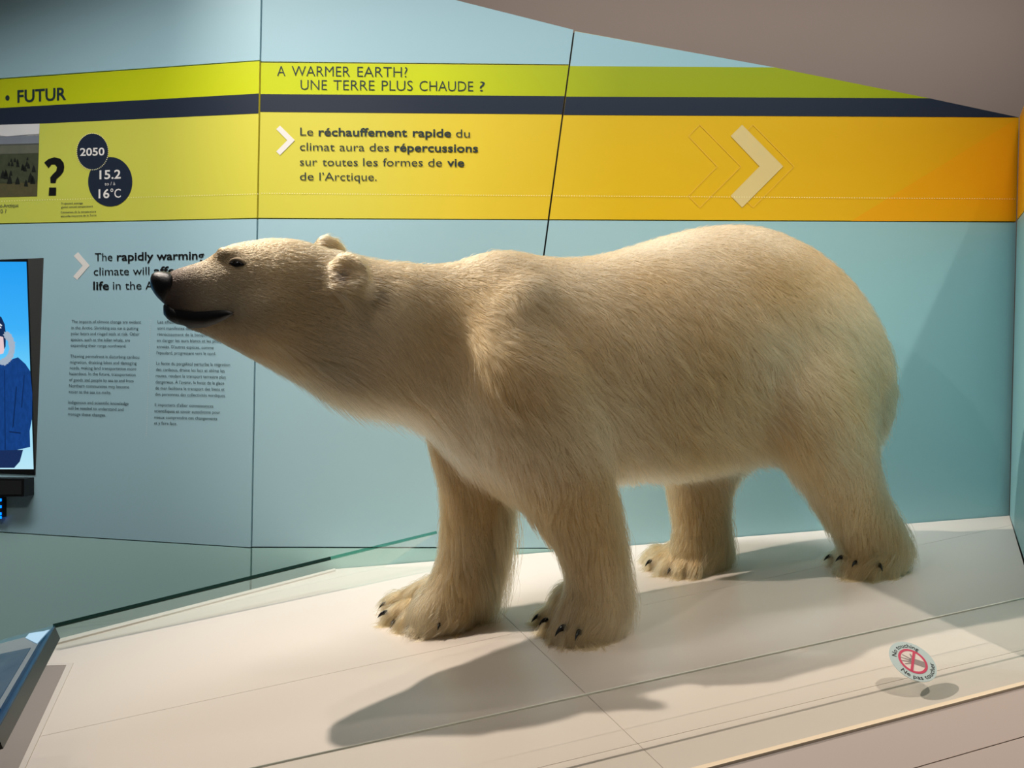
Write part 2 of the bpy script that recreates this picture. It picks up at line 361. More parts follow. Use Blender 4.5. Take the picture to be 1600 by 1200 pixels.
# ------------------------------------------------------------ wall_right, coming back towards the viewer
A0 = on(PLAT, 1577, 806); AT = on(WALL, 1592.5, 184); dr = on(PLAT, 1600, 876)-A0
C0 = A0+dr*(A0[2]-1.60)/(-dr[2]); CT = C0+(AT-A0)
def quad3(name, pts, nrmv, t0, t1, m, parent=None, **props):
    n = nrm(nrmv); V = [w(p+n*t0) for p in pts]+[w(p+n*t1) for p in pts]; k = len(pts)
    fc = [tuple(range(k)), tuple(range(2*k-1, k-1, -1))]+[(i, i+k, (i+1) % k+k, (i+1) % k) for i in range(k)]
    o = obj(name, V, fc, m, parent, **props)
    bm = bmesh.new(); bm.from_mesh(o.data); bmesh.ops.recalc_face_normals(bm, faces=bm.faces); bm.to_mesh(o.data); bm.free(); return o
nr = np.cross(dr, AT-A0); nr = nr if nr[0] < 0 else -nr
wr = quad3('wall_right', [A0-dr*.02-GUP*.05, C0-GUP*.05, CT, AT-dr*.02], nr, -.014, -.05, M_gap, kind='structure')
hA = AT-A0
def rq(f0, f1, m, d0=.012): 
    return quad3('panel', [A0+dr*d0*3+hA*f0, C0+hA*f0, C0+hA*f1, A0+dr*d0*3+hA*f1], nr, 0, -.014, m, wr)
fy = (806-345)/(806-184)
rq(.004, fy-.002, M_teal); rq(fy+.001, 1, M_yel)

# ------------------------------------------------------------ distant taupe wall and the room floor
def box(name, lo, hi, m, parent=None, **props):
    x0, y0, z0 = lo; x1, y1, z1 = hi
    V = [(x0, y0, z0), (x1, y0, z0), (x1, y1, z0), (x0, y1, z0), (x0, y0, z1), (x1, y0, z1), (x1, y1, z1), (x0, y1, z1)]
    return obj(name, V, [(3, 2, 1, 0), (4, 5, 6, 7), (0, 1, 5, 4), (1, 2, 6, 5), (2, 3, 7, 6), (3, 0, 4, 7)], m, parent, **props)
box('wall_far', (-5, 5.2, 0), (7, 5.35, 4.4), M_taupe, kind='structure')
box('floor', (-5, -2.5, -.1), (7, 5.35, 0), M_floor, kind='structure')

# ------------------------------------------------------------ display platform
E = lambda x: 1152-.263*(x-1300)
outline_p = [(-300, 1100), (524, 889), (1577.5, 805.5), (1652, E(1652)), (1300, E(1300)), (400, E(400)), (-300, E(-300))]
pc = np.mean([on(PLAT, *p) for p in outline_p], axis=0)
plat = slab('display_platform', PLAT, outline_p, -.022, -.07, M_under, label='low white laminate exhibition platform that the polar bear stands on', category='platform')
S1 = ((130, 1136), (1275, 887)); D1 = ((760, 935.5), (1036, 1200)); B1 = ((840, 1200), (1600, 1015))
def shrink(poly, pl, amt):
    """pull a panel's edges in by amt metres, working in the plane"""
    p0 = on(pl, *poly[0]); e1 = nrm(on(pl, *poly[1])-p0); n = nrm(pl[0]); e2 = np.cross(n, e1)
    Q = [np.array([(on(pl, *p)-p0).dot(e1), (on(pl, *p)-p0).dot(e2)]) for p in poly]
    c = np.mean(Q, axis=0); out = []
    k = len(Q)
    ar = sum(Q[i][0]*Q[(i+1) % k][1]-Q[(i+1) % k][0]*Q[i][1] for i in range(k))
    sg = 1 if ar > 0 else -1
    for i in range(k):
        a_, b_, c_ = Q[i-1], Q[i], Q[(i+1) % k]
        d1 = (b_-a_)/np.linalg.norm(b_-a_); d2 = (c_-b_)/np.linalg.norm(c_-b_)
        n1 = sg*np.array([-d1[1], d1[0]]); n2 = sg*np.array([-d2[1], d2[0]])
        m_ = n1+n2; m_ /= max(.25, 1+n1.dot(n2))
        out.append(b_+m_*amt)
    return [p0+e1*q[0]+e2*q[1] for q in out]
def ppanel(poly, pl, n, m, parent, amt=.0007, t1=-.022, **k):
    pts = shrink(poly, pl, amt); return quad3('panel', pts, n, 0, t1, m, parent, **k)
for s1 in (1, -1):
    for s2 in (1, -1):
        p = clip(clip(outline_p, *S1, s1), *D1, s2)
        if len(p) < 3: continue
        if s1 == 1:
            for s3 in (1, -1):
                q = clip(p, *B1, s3)
                if len(q) > 2: ppanel(q, PLAT, UPc, M_plat, plat)
        else: ppanel(p, PLAT, UPc, M_plat, plat)
bo = shrink(outline_p, PLAT, .07)
bt_ = [w(p-UPc*.07) for p in bo]; nb = len(bt_)
obj('base', bt_+[np.array([p[0], p[1], .001]) for p in bt_], [tuple(range(nb)), tuple(range(2*nb-1, nb-1, -1))]+[(i, i+nb, (i+1) % nb+nb, (i+1) % nb) for i in range(nb)], M_fasc, plat)
# sloping fascia in front of the platform edge
e_1, e_2 = fl(400, E(400)), fl(1652, E(1652)); ed = nrm(e_2-e_1)
outw = np.cross(ed, UPc); outw = outw if outw[2] < 0 else -outw
FN = nrm(np.cross(ed, outw*.62-UPc*.55)); FN = FN if FN[2] < 0 else -FN
if FN.dot(UPc) < 0: FN = -FN
FAS = (FN, FN.dot(e_1))
L5 = lambda x: 1175-.287*(x-1516)
fa = slab('platform_fascia', PLAT, [(400, E(400)+.5), (1652, E(1652)+.5), (1640, E(1640)+3), (400, E(400)+5)], -.03, -.06, M_under, label='pinkish sloping skirt below the front edge of the white platform', category='skirt')
quad3('panel', [on(FAS, 300, E(300)+1), on(FAS, 1652, E(1652)+1), on(FAS, 1652, L5(1652)-.8), on(FAS, 300, L5(300)-.8)], FN, 0, -.02, M_fasc, fa)
quad3('panel', [on(FAS, 300, L5(300)+.8), on(FAS, 1652, L5(1652)+.8), on(FAS, 1652, 1420), on(FAS, 300, 1900)], FN, 0, -.02, M_fasc, fa)

# ------------------------------------------------------------ glass barriers
def glass(name, tint, gloss=.5):
    m = bpy.data.materials.new(name); m.use_nodes = True; nt = m.node_tree; nt.nodes.clear()
    o = nt.nodes.new('ShaderNodeOutputMaterial'); mx = nt.nodes.new('ShaderNodeMixShader'); t = nt.nodes.new('ShaderNodeBsdfTransparent'); g_ = nt.nodes.new('ShaderNodeBsdfGlossy'); f = nt.nodes.new('ShaderNodeLayerWeight'); pw = nt.nodes.new('ShaderNodeMath'); pw.operation = 'POWER'; pw.inputs[1].default_value = 4; ma = nt.nodes.new('ShaderNodeMath'); ma.operation = 'MULTIPLY_ADD'; ma.inputs[1].default_value = gloss; ma.inputs[2].default_value = .035
    t.inputs[0].default_value = tint; g_.inputs['Roughness'].default_value = .03; nt.links.new(f.outputs['Facing'], pw.inputs[0]); nt.links.new(pw.outputs[0], ma.inputs[0])
    nt.links.new(ma.outputs[0], mx.inputs[0]); nt.links.new(t.outputs[0], mx.inputs[1]); nt.links.new(g_.outputs[0], mx.inputs[2]); nt.links.new(mx.outputs[0], o.inputs[0]); return m
M_glass = glass('clear_glass', (.985, .99, .985, 1)); M_glass2 = glass('green_tinted_glass', (.95, .985, .97, 1))
M_gedge = mat('pale_glass_edge', (205, 212, 200), .25); M_gedge2 = mat('dark_green_glass_edge', (8, 40, 34), .75, spec=.1)
th = math.radians(55); e2g = nrm(UPc*math.cos(th)-outw*math.sin(th))
gn = nrm(np.cross(ed, e2g)); gn = gn if gn.dot(UPc) > 0 else -gn
GL = (gn, gn.dot(fl(1300, E(1300)-1, .001)))
A_ = lambda x: 1200-.2208*(x-400)
gp = [(300, E(300)-1), (1646, E(1646)-1), (1640, A_(1640)), (300, A_(300))]
fg = empty('glass_barrier', w(fl(1300, E(1300)-1)), 'low clear glass pane leaning in along the front edge of the white platform', 'glass barrier')
quad3('pane', [on(GL, *p) for p in gp], gn, .003, -.003, M_glass, fg)
def strip(name, P, Q, n, up, wd, dp, m, parent):
    return quad3(name, [P, Q, Q+up*wd, P+up*wd], n, dp, -dp, m, parent)
strip('polished_edge', on(GL, 300, A_(300)), on(GL, 1640, A_(1640)), gn, e2g, .0012, .0034, M_gedge, fg)
quad3('edge_strip', [fl(300, E(300)), fl(1650, E(1650)), fl(1650, E(1650))-outw*.012, fl(300, E(300))-outw*.012], UPc, .0045, 0.0, mat('cream_edge_strip', (246, 226, 198), .5), fg)
# left pane
t1 = on(((0, 0, 1), 2.33), 84, 979) if False else np.array([(84-800)/F*2.33, (979-600)/F*2.33, 2.33])
t2 = np.array([(682-800)/F*2.86, (832-600)/F*2.86, 2.86])
b1 = fl(72, 1005, .002); b2 = fl(600, 886, .002); nl = nrm(np.cross(t2-t1, b1-t1)); nl = nl if nl.dot(UPc) > 0 else -nl
lg = empty('glass_barrier', w((b1+b2)/2), 'low green-edged glass pane along the left rear edge of the white platform', 'glass barrier')
quad3('pane', [b1, b2, t2, t1], nl, .003, -.003, M_glass2, lg)
upg = nrm((t1-b1)); dl = nrm(t2-t1); pp = np.cross(dl, nl); pp = pp if pp.dot(UPc) > 0 else -pp
tm = t1+(t2-t1)*.68
quad3('polished_edge', [t1, tm, tm+pp*.009, t1+pp*.012], nl, .004, -.006, M_gedge2, lg, label='dark green polished glass edge')
quad3('polished_edge', [tm, t2, t2+pp*.006, tm+pp*.009], nl, .004, -.006, glass('green_edge', (.45, .75, .68, 1)), lg, label='translucent green glass edge')
quad3('edge_strip', [fl(72, 1006), fl(524, 890), fl(524, 893), fl(72, 1012)], UPc, .006, 0, M_plat, lg)

# ------------------------------------------------------------ round sticker on the front glass
cS = on(GL, 1425, 1035)+gn*.0042; eu = nrm(ed); ev = nrm(e2g); R = .0485
def sp(a_, b_, t=0): return w(cS+eu*a_*R+ev*b_*R+gn*t)
st = empty('sticker', sp(0, 0), 'round pale blue no-touching sticker with red ring on the front glass', 'sticker')
def sflat(name, polys, m, t, **k):
    V, Fc = [], []
    for q in polys:
        n0 = len(V); V += [sp(x, y, t) for x, y in q]; Fc.append(tuple(range(n0, n0+len(q))))
    o = obj(name, V, Fc, m, st, **k)
    nn = Vector(V[0])-Vector(CAM)
    for f_ in o.data.polygons: pass
    bm = bmesh.new(); bm.from_mesh(o.data)
    for f_ in bm.faces:
        if f_.normal.dot(nn) > 0: f_.normal_flip()
    bm.to_mesh(o.data); bm.free(); return o
circ = lambda r, n=48: [(r*math.cos(2*math.pi*i/n), r*math.sin(2*math.pi*i/n)) for i in range(n)]
M_sb = mat('sticker_blue', (198, 214, 212), .4); M_red = mat('sticker_red', (214, 74, 104), .4); M_hand = mat('sticker_grey', (160, 146, 142), .4); M_cream = mat('sticker_cream', (240, 226, 216), .4)
quad3('disc', [cS+eu*x*R+ev*y*R for x, y in circ(1)], gn, 0, -.0012, M_sb, st)
sflat('disc_centre', [circ(.56)], M_cream, .0002)
ro, ri, n = .62, .51, 48
sflat('ring', [[(ro*math.cos(p), ro*math.sin(p)), (ro*math.cos(q), ro*math.sin(q)), (ri*math.cos(q), ri*math.sin(q)), (ri*math.cos(p), ri*math.sin(p))] for p, q in [(2*math.pi*i/n, 2*math.pi*(i+1)/n) for i in range(n)]], M_red, .0005)
hand = [[(.50, -.16), (.34, -.42), (.02, -.18), (-.12, -.06), (-.14, .08), (-.02, .16), (.14, .10)]]
for ang, L, o0 in ((172, .40, (-.06, -.08)), (158, .42, (-.10, -.01)), (144, .42, (-.08, .06)), (128, .38, (-.02, .11))):
    t_ = math.radians(ang); dx, dy = math.cos(t_), math.sin(t_); nx, ny = -dy*.035, dx*.035
    hand.append([(o0[0]+nx, o0[1]+ny), (o0[0]+dx*L+nx*.6, o0[1]+dy*L+ny*.6), (o0[0]+dx*L-nx*.6, o0[1]+dy*L-ny*.6), (o0[0]-nx, o0[1]-ny)])
hand.append([(.02, .08), (.10, .36), (.16, .34), (.14, .08)])
sflat('hand_symbol', hand, M_hand, .0006)
sflat('bar', [[(.38+.04, .38-.04), (.38-.04, .38+.04), (-.38-.04, -.38+.04), (-.38+.04, -.38-.04)]], M_red, .0009)
def arc(body, a0_, a1_, r, size, flip):
    V, Fc = glyphs(body, .004); V = V.copy(); V[:, 0] -= V[:, 0].min(); W = V[:, 0].max(); out = []
    for x, y in V:
        an = math.radians(a0_+(a1_-a0_)*x/W); h = y/CAPH*size; rr = r+(-h if flip else h)
        out.append((rr*math.cos(an), rr*math.sin(an)))
    return out, Fc
for body, a0_, a1_, r, fp in (('No touching', 148, 32, .69, False), ('Ne pas toucher', 196, 342, .90, True)):
    o_, f_ = arc(body, a0_, a1_, r, .19, fp); obj('lettering', [sp(x, y, .0006) for x, y in o_], f_, M_black, st)

# ------------------------------------------------------------ television, speaker bar and lit button on the left wall
dl_ = nrm(on(LEFT, 0, 831.5)-on(LEFT, 392, 856)); nL = nrm(LEFT[0]); nL = nL if nL[2] < 0 else -nL
pB = on(LEFT, 54.6, 741)+nL*.004
TVP = P3(pB, pB+GUP, pB+dl_)
M_tv = mat('black_plastic', (16, 16, 17), .35); M_tvs = mat('grey_metal_side', (52, 52, 50), .5)
fr = [on(TVP, 43.5, 404.5), on(TVP, 54.6, 741), on(TVP, 54.6, 741)+dl_*.55, on(TVP, 43.5, 404.5)+dl_*.55]
bk = [on(LEFT, 68.3, 403), on(LEFT, 55.6, 742.5), on(LEFT, 55.6, 742.5)+dl_*.55, on(LEFT, 68.3, 403)+dl_*.55]
tv = empty('television', w(bk[1]), 'wall screen with grey metal sides showing a person in a navy parka', 'television')
h_ = obj('housing', [w(p) for p in fr+bk], [(0, 1, 2, 3), (7, 6, 5, 4), (0, 4, 5, 1), (1, 5, 6, 2), (2, 6, 7, 3), (3, 7, 4, 0)], [M_tv, M_tvs], tv, mi=[0, 0, 1, 0, 0, 0])
TV2 = (TVP[0], TVP[1])
def onT(x, y, t=0): 
    n_ = nrm(TVP[0]); n_ = n_ if n_[2] < 0 else -n_
    return w(on(TVP, x, y)+n_*t)
def tflat(name, polys, m, t, **k):
    V, Fc = [], []
    for q in polys:
        n0 = len(V); V += [onT(x, y, t) for x, y in q]; Fc.append(tuple(range(n0, n0+len(q))))
    return obj(name, V, Fc, m, tv, **k)
def emis(name, c, s=1.0, nz=0, sc=20):
    m = mat(name, (0, 0, 0), .3, emit=c, es=s)
    if nz:
        nt = m.node_tree; b_ = nt.nodes['Principled BSDF']; n_ = nt.nodes.new('ShaderNodeTexNoise'); n_.inputs['Scale'].default_value = sc
        mx = nt.nodes.new('ShaderNodeMix'); mx.data_type = 'RGBA'; l = lin(c)
        mx.inputs[6].default_value = tuple(v*(1-nz) for v in l[:3])+(1,); mx.inputs[7].default_value = tuple(min(1, v*(1+nz)) for v in l[:3])+(1,)
        nt.links.new(n_.outputs['Fac'], mx.inputs[0]); nt.links.new(mx.outputs[2], b_.inputs['Emission Color'])
    return m
scol = [((38, 160, 240), 409, 470), ((62, 176, 246), 470, 520), ((96, 196, 246), 520, 560), ((140, 214, 246), 560, 650), ((176, 226, 246), 650, 733)]
sxr = lambda y: 41.6+(y-409)*.0345
for i_, (c_, y0, y1) in enumerate(scol): pass
M_scr = emis('screen_sky', (60, 176, 246)); nt = M_scr.node_tree; g_ = nt.nodes.new('ShaderNodeNewGeometry'); d_ = nt.nodes.new('ShaderNodeSeparateXYZ'); nt.links.new(g_.outputs['Position'], d_.inputs[0])
zt, zb = onT(20, 409)[2], onT(20, 733)[2]
mr = nt.nodes.new('ShaderNodeMapRange'); mr.inputs[1].default_value = zt; mr.inputs[2].default_value = zb; nt.links.new(d_.outputs[2], mr.inputs[0])
rp = nt.nodes.new('ShaderNodeValToRGB'); nt.links.new(mr.outputs[0], rp.inputs[0]); el = rp.color_ramp.elements
while len(el) < 5: el.new(.5)
for k, (p_, c_) in enumerate(((0, (34, 158, 242)), (.32, (60, 176, 248)), (.5, (104, 204, 250)), (.62, (130, 214, 244)), (1, (184, 230, 246)))): el[k].position = p_; el[k].color = lin(c_)
nt.links.new(rp.outputs[0], nt.nodes['Principled BSDF'].inputs['Emission Color'])
tflat('screen', [[(-420, 409), (sxr(409), 409), (sxr(733), 733), (-420, 733)]], M_scr, .001)
cv = lambda P: [(x/2.727, 380+y/2.727) for x, y in P]
tflat('picture_coat', [cv([(-120, 520), (0, 512), (78, 486), (110, 515), (130, 545), (139, 640), (138, 745), (128, 800), (130, 868), (60, 884), (-120, 886)])], emis('screen_navy', (18, 62, 128), 1, .35, 14), .0016)
tflat('picture_coat_fold', [cv([(70, 610), (74, 610), (60, 780), (54, 790)]), cv([(104, 560), (107, 562), (96, 700), (92, 700)]), cv([(40, 800), (90, 806), (90, 812), (42, 806)]), cv([(20, 540), (23, 540), (26, 880), (22, 880)])], emis('screen_dark_navy', (10, 38, 84)), .0022)
tflat('picture_trousers', [cv([(-60, 884), (100, 880), (86, 930), (62, 957), (-60, 957)])], emis('screen_trousers', (22, 44, 88), 1, .3, 20), .0018)
tflat('picture_face', [cv([(-40, 380), (0, 385), (18, 400), (24, 440), (16, 470), (-30, 480)])], emis('screen_face', (226, 200, 206)), .0024)
tflat('picture_cap', [cv([(-60, 300), (-20, 300), (8, 315), (22, 345), (27, 385), (26, 440), (20, 452), (16, 400), (-60, 380)])], emis('screen_cap', (16, 42, 84)), .0026)
nf = 26; fur = []
for i in range(nf):
    t_ = i/(nf-1); an = math.radians(-62+t_*150); cx_, cy_ = 8+46*math.cos(an), 445+62*math.sin(an)
    r_ = 15+r2.uniform(-3, 3); fur.append([(cx_+(r_ if j % 2 else r_*.62)*math.cos(j*math.pi/7), cy_+(r_ if j % 2 else r_*.62)*1.15*math.sin(j*math.pi/7)) for j in range(14)])
tflat('picture_hood_fur', [cv(q) for q in fur], emis('screen_fur', (160, 176, 194), 1, .55, 90), .003)
tflat('picture_cap_mark', [cv([(2, 342), (12, 350), (10, 354), (4, 350), (3, 356), (9, 361), (7, 364), (-4, 358)])], emis('screen_white', (225, 235, 240)), .0032)
def wbox(name, pts, dep, m, label, cat):
    e = empty(name, w(on(LEFT, *pts[0])), label, cat)
    quad3('body' if name != 'speaker_bar' else 'housing', [on(LEFT, *p)+nL*.001 for p in pts], nL, dep, 0, m, e); return e
sb = wbox('speaker_bar', [(-300, 741), (53.5, 745.8), (53.5, 773), (-300, 775)], .05, M_tv, 'long black speaker bar on the wall directly below the screen', 'speaker')
slab('grille', LEFT, [(-296, 745), (50, 749), (50, 770), (-296, 772)], .0535, .051, mat('speaker_cloth', (8, 8, 9), .9, noise=.4, scale=400), sb)
bt = wbox('lit_button', [(-25, 776), (10.5, 776.5), (10.5, 807), (-25, 808)], .02, M_tv, 'small blue-lit push button plate below the speaker bar', 'button')
slab('button_cap', LEFT, [(-22, 780), (4, 780), (4, 802), (-22, 803)], .026, .02, mat('white_lit_cap', (200, 220, 235), .3, emit=(205, 226, 240), es=.8), bt)
for yy in (778, 788.5, 799.5, 805):
    slab('indicator_light', LEFT, [(5.2, yy), (9, yy), (9, yy+4), (5.2, yy+4)], .024, .02, mat('blue_led', (20, 80, 230), .3, emit=(0, 110, 255), es=3), bt)

# ------------------------------------------------------------ reading rail in the lower left corner
def cp(x, y, z): return np.array([(x-800)/F*z, (y-600)/F*z, z])
r1, r2_, r3 = cp(86, 979, 1.62), cp(-6, 1146, 1.22), cp(-420, 1120, 1.60)
r4 = r3+(r2_-r1)
nR = nrm(np.cross(r2_-r1, r3-r1)); nR = nR if nR.dot(UPc) > 0 else -nR
RP = (nR, nR.dot(r1))
M_steel = mat('dark_steel', (62, 62, 62), .35, metal=.6)
rl = empty('reading_rail', tuple(w((r3+r4)/2)*np.array([1, 1, 0])), 'tilted glass-topped reading rail at the left end of the platform', 'reading rail')
quad3('tray_or_reflection', [r1, r2_, r4, r3], nR, -.006, -.03, M_steel, rl)
def rp_(pts): return [on(RP, *p) for p in pts]
quad3('rim', rp_([(86, 979), (-6, 1146), (-9, 1136), (81, 981)]), nR, .0, -.006, M_steel, rl)
quad3('printed_panel', rp_([(70, 987), (0, 1106), (-420, 1200), (-420, 1112)]), nR, -.001, -.006, mat('grey_blue_panel', (150, 152, 146), .7, noise=.15, scale=12, spec=.15), rl)
quad3('picture', rp_([(48, 1012), (0, 1092), (-160, 1130), (-100, 1050), (0, 1022)]), nR, .0004, -.001, mat('dark_picture', (84, 90, 88), .7, noise=.5, scale=25, spec=.15), rl)
quad3('glass_reflection', rp_([(70, 986.5), (78, 984), (58, 1006), (40, 997), (46, 990)]), nR, .001, -.001, mat('pale_blue_reflection', (190, 214, 232), .3, emit=(150, 180, 205), es=.5), rl)  # glowing pale patch stands in for a reflection on the rail
quad3('glass_cover', [r1, r2_, r4, r3], nR, .004, .0015, glass('rail_glass', (.97, .98, .98, 1), .12), rl)
pb = w((r3+r4)/2); 
box('pedestal', (pb[0]-.12, pb[1]-.25, 0), (pb[0]+.12, pb[1]+.1, pb[2]-.05), M_steel, rl)
quad3('tray_or_reflection', [fl(56, 1041), fl(104, 1040), fl(31, 1200), fl(-40, 1330), fl(-160, 1330), fl(-60, 1075)], UPc, .001, -.004, mat('grey_reflection', (150, 138, 130), .5), plat)  # grey slab painted in for the rail's dark reflection on the platform
quad3('reflection_rim', [fl(52, 1037.5), fl(115, 1036.5), fl(39, 1202), fl(-30, 1350), fl(-42, 1350), fl(30, 1200), fl(104, 1040), fl(54, 1041)], UPc, .002, -.004, mat('reflection_rim', (214, 204, 194), .4), plat)  # pale border painted round the rail's reflection
# ============================================================ the polar bear
TH = math.radians(18.0); AXv = np.array([math.cos(TH), 0, math.sin(TH)]); PV = np.array([math.sin(TH), 0, -math.cos(TH)])   # tailwards; towards viewer
AXv = AXv - AXv.dot(GUP)*GUP; AXv = nrm(AXv); PV = np.cross(AXv, GUP); PV = PV if PV[2] < 0 else -PV; PV = nrm(PV)
def zmid(x): return 2.115/(1-.325*(x-800)/F)
def cpt(x, y, z): return np.array([(x-800)/F*z, (y-600)/F*z, z])
bmB = {'v': [], 'f': []}
def add_loft(rings):
    k0 = len(bmB['v']); n = len(rings[0])
    for r in rings: bmB['v'] += list(r)
    for i in range(len(rings)-1):
        for j in range(n):
            a_, b_ = k0+i*n+j, k0+i*n+(j+1) % n
            bmB['f'].append((a_, b_, b_+n, a_+n))
    for r, i in ((rings[0], 0), (rings[-1], len(rings)-1)):
        c = len(bmB['v']); bmB['v'].append(np.mean(r, axis=0))
        for j in range(n):
            a_, b_ = k0+i*n+j, k0+i*n+(j+1) % n
            bmB['f'].append((a_, b_, c))
def ring(c, u, hu, v, hv, n=28, p=2.0, egg=0.0):
    out = []
    for i in range(n):
        t = 2*math.pi*i/n; ct, st_ = math.cos(t), math.sin(t)
        x = math.copysign(abs(ct)**(2/p), ct); y = math.copysign(abs(st_)**(2/p), st_)
        out.append(c+v*hv*x*(1+egg*y)+u*hu*y)
    return out
def interp(st, n):
    """smooth resampling of the station table"""
    st = np.array(st, float); t = np.r_[0, np.cumsum(np.hypot(np.diff(st[:, 0]), .35*np.diff(st[:, 1])))]; q = np.linspace(0, t[-1], n)
    out = np.zeros((n, st.shape[1]))
    m = np.zeros_like(st)
    dt = np.diff(t)[:, None]; sl = np.diff(st, axis=0)/dt
    m[1:-1] = (sl[1:]*dt[:-1]+sl[:-1]*dt[1:])/(dt[1:]+dt[:-1]); m[0] = sl[0]; m[-1] = sl[-1]
    for i, x in enumerate(q):
        k = min(len(t)-2, max(0, np.searchsorted(t, x, 'right')-1)); h = t[k+1]-t[k]; s = (x-t[k])/h
        out[i] = (2*s**3-3*s**2+1)*st[k]+(s**3-2*s**2+s)*h*m[k]+(-2*s**3+3*s**2)*st[k+1]+(s**3-s**2)*h*m[k+1]
    return out
# trunk and neck: survey x, top y, bottom y, half width, egg
trunk = [(470, 388, 590, .100, 0), (520, 398, 612, .118, -.05), (570, 405, 627, .135, -.1), (620, 410, 640, .150, -.1), (670, 413, 662, .158, -.12), (708, 411, 700, .172, -.15),
         (738, 399, 730, .212, -.18), (785, 391, 765, .235, -.18), (830, 400, 778, .250, -.14), (880, 405, 768, .262, -.1), (940, 398, 748, .275, -.05), (1000, 381, 742, .288, 0), (1060, 363, 740, .298, 0),
         (1120, 354, 730, .300, 0), (1170, 357, 716, .297, -.02), (1220, 375, 712, .290, -.04), (1265, 403, 712, .272, -.05), (1305, 443, 712, .240, -.05), (1335, 492, 705, .200, 0), (1355, 545, 690, .145, 0), (1366, 590, 670, .08, 0)]
rings = []
for x, yt, yb, hw, eg in interp(trunk, 46):
    z = zmid(x); c = cpt(x, (yt+yb)/2, z); rings.append(ring(c, GUP, (yb-yt)/2/F*z, PV, hw*(1-.17*min(1, max(0, (x-760)/200))), 32, 2.15, eg))
add_loft(rings)
# head: muzzle to nape
head = [(252, 440, 470, .012, 0), (256, 432, 480, .026, 0), (266, 424, 489, .038, 0), (282, 418, 501, .047, -.05), (303, 412, 514, .054, -.08), (325, 404, 524, .063, -.1), (340, 393, 531, .072, -.08), (360, 383, 541, .086, 0), (385, 378, 554, .099, 0),
        (412, 375, 566, .111, 0), (440, 374, 577, .120, 0), (470, 378, 589, .123, 0), (505, 389, 602, .122, 0), (545, 397, 612, .122, 0), (580, 406, 616, .115, 0)]
rings = []
for x, yt, yb, hw, eg in interp(head, 34):
    z = zmid(x); c = cpt(x, (yt+yb)/2, z); rings.append(ring(c, GUP, (yb-yt)/2/F*z, PV, hw, 28, 2.2, eg))
add_loft(rings)
def ellip(c, ax, r, n=14):
    """ellipsoid; ax = three unit axes, r = three radii"""
    rs = []
    for i in range(1, n):
        t = math.pi*i/n; rs.append([c+ax[0]*r[0]*math.cos(t)+math.sin(t)*(ax[1]*r[1]*math.cos(q)+ax[2]*r[2]*math.sin(q)) for q in [2*math.pi*j/18 for j in range(18)]])
    add_loft(rs)
def rot(v, k, deg):
    a_ = math.radians(deg); return v*math.cos(a_)+np.cross(k, v)*math.sin(a_)+k*k.dot(v)*(1-math.cos(a_))
# lower jaw bulk and cheek, brow
def mp(x, y, dn): return cpt(x, y, zmid(x))+PV*dn
ellip(mp(318, 506, 0), (rot(AXv, PV, -14), GUP, PV), (.080, .024, .038))
for s in (1, -1):
    ellip(mp(450, 490, .070*s), (AXv, GUP, PV), (.13, .10, .058))
    ellip(mp(368, 404, .050*s), (rot(AXv, PV, -12), GUP, PV), (.050, .020, .026))
# shoulders, upper arm, thigh
def leg(st, n=26, p=2.1):
    """stations: y, x left, x right, depth, half thickness"""
    st = [(y, xl, xr, z, h) for y, xl, xr, z, h in st]
    A_s = np.array(st, float); q = interp([(r[0], r[1], r[2], r[3], r[4]) for r in st], n); rs = []
    for y, xl, xr, z, h in q:
        c = cpt((xl+xr)/2, y, z); rs.append(ring(c, AXv, (xr-xl)/2/F*z, PV, h, 26, p))
    add_loft(rs)
# near front leg
leg([(455, 745, 850, 2.01, .06), (510, 726, 882, 1.97, .09), (580, 728, 925, 1.95, .11), (650, 735, 950, 1.965, .118), (720, 765, 957, 1.99, .12), (780, 815, 964, 2.03, .108), (830, 860, 969, 2.045, .095), (880, 885, 972, 2.055, .083), (920, 887, 978, 2.06, .078), (955, 872, 980, 2.06, .085), (985, 862, 974, 2.06, .085)])
ellip(cpt(800, 520, 1.965), (rot(AXv, PV, 62), rot(GUP, PV, 62), PV), (.17, .11, .085))
# far front leg
leg([(560, 680, 860, 2.22, .08), (640, 662, 850, 2.24, .10), (700, 668, 828, 2.25, .10), (760, 687, 806, 2.25, .095), (820, 690, 792, 2.25, .088), (870, 687, 772, 2.245, .08), (910, 672, 756, 2.235, .08), (945, 645, 748, 2.225, .085), (968, 640, 742, 2.22, .082)])
# near hind leg
leg([(450, 1150, 1320, 2.32, .09), (530, 1130, 1350, 2.30, .14), (620, 1150, 1364, 2.275, .15), (690, 1198, 1366, 2.28, .14), (760, 1256, 1378, 2.33, .11), (800, 1282, 1398, 2.35, .092), (835, 1310, 1413, 2.37, .08), (865, 1314, 1417, 2.375, .078), (892, 1308, 1412, 2.37, .08)])
# far hind leg
leg([(560, 1030, 1240, 2.58, .12), (640, 1025, 1225, 2.60, .125), (700, 1028, 1200, 2.60, .12), (740, 1034, 1158, 2.59, .10), (790, 1046, 1139, 2.58, .085), (830, 1054, 1139, 2.575, .08), (865, 1046, 1142, 2.57, .08), (890, 1040, 1136, 2.56, .08)])
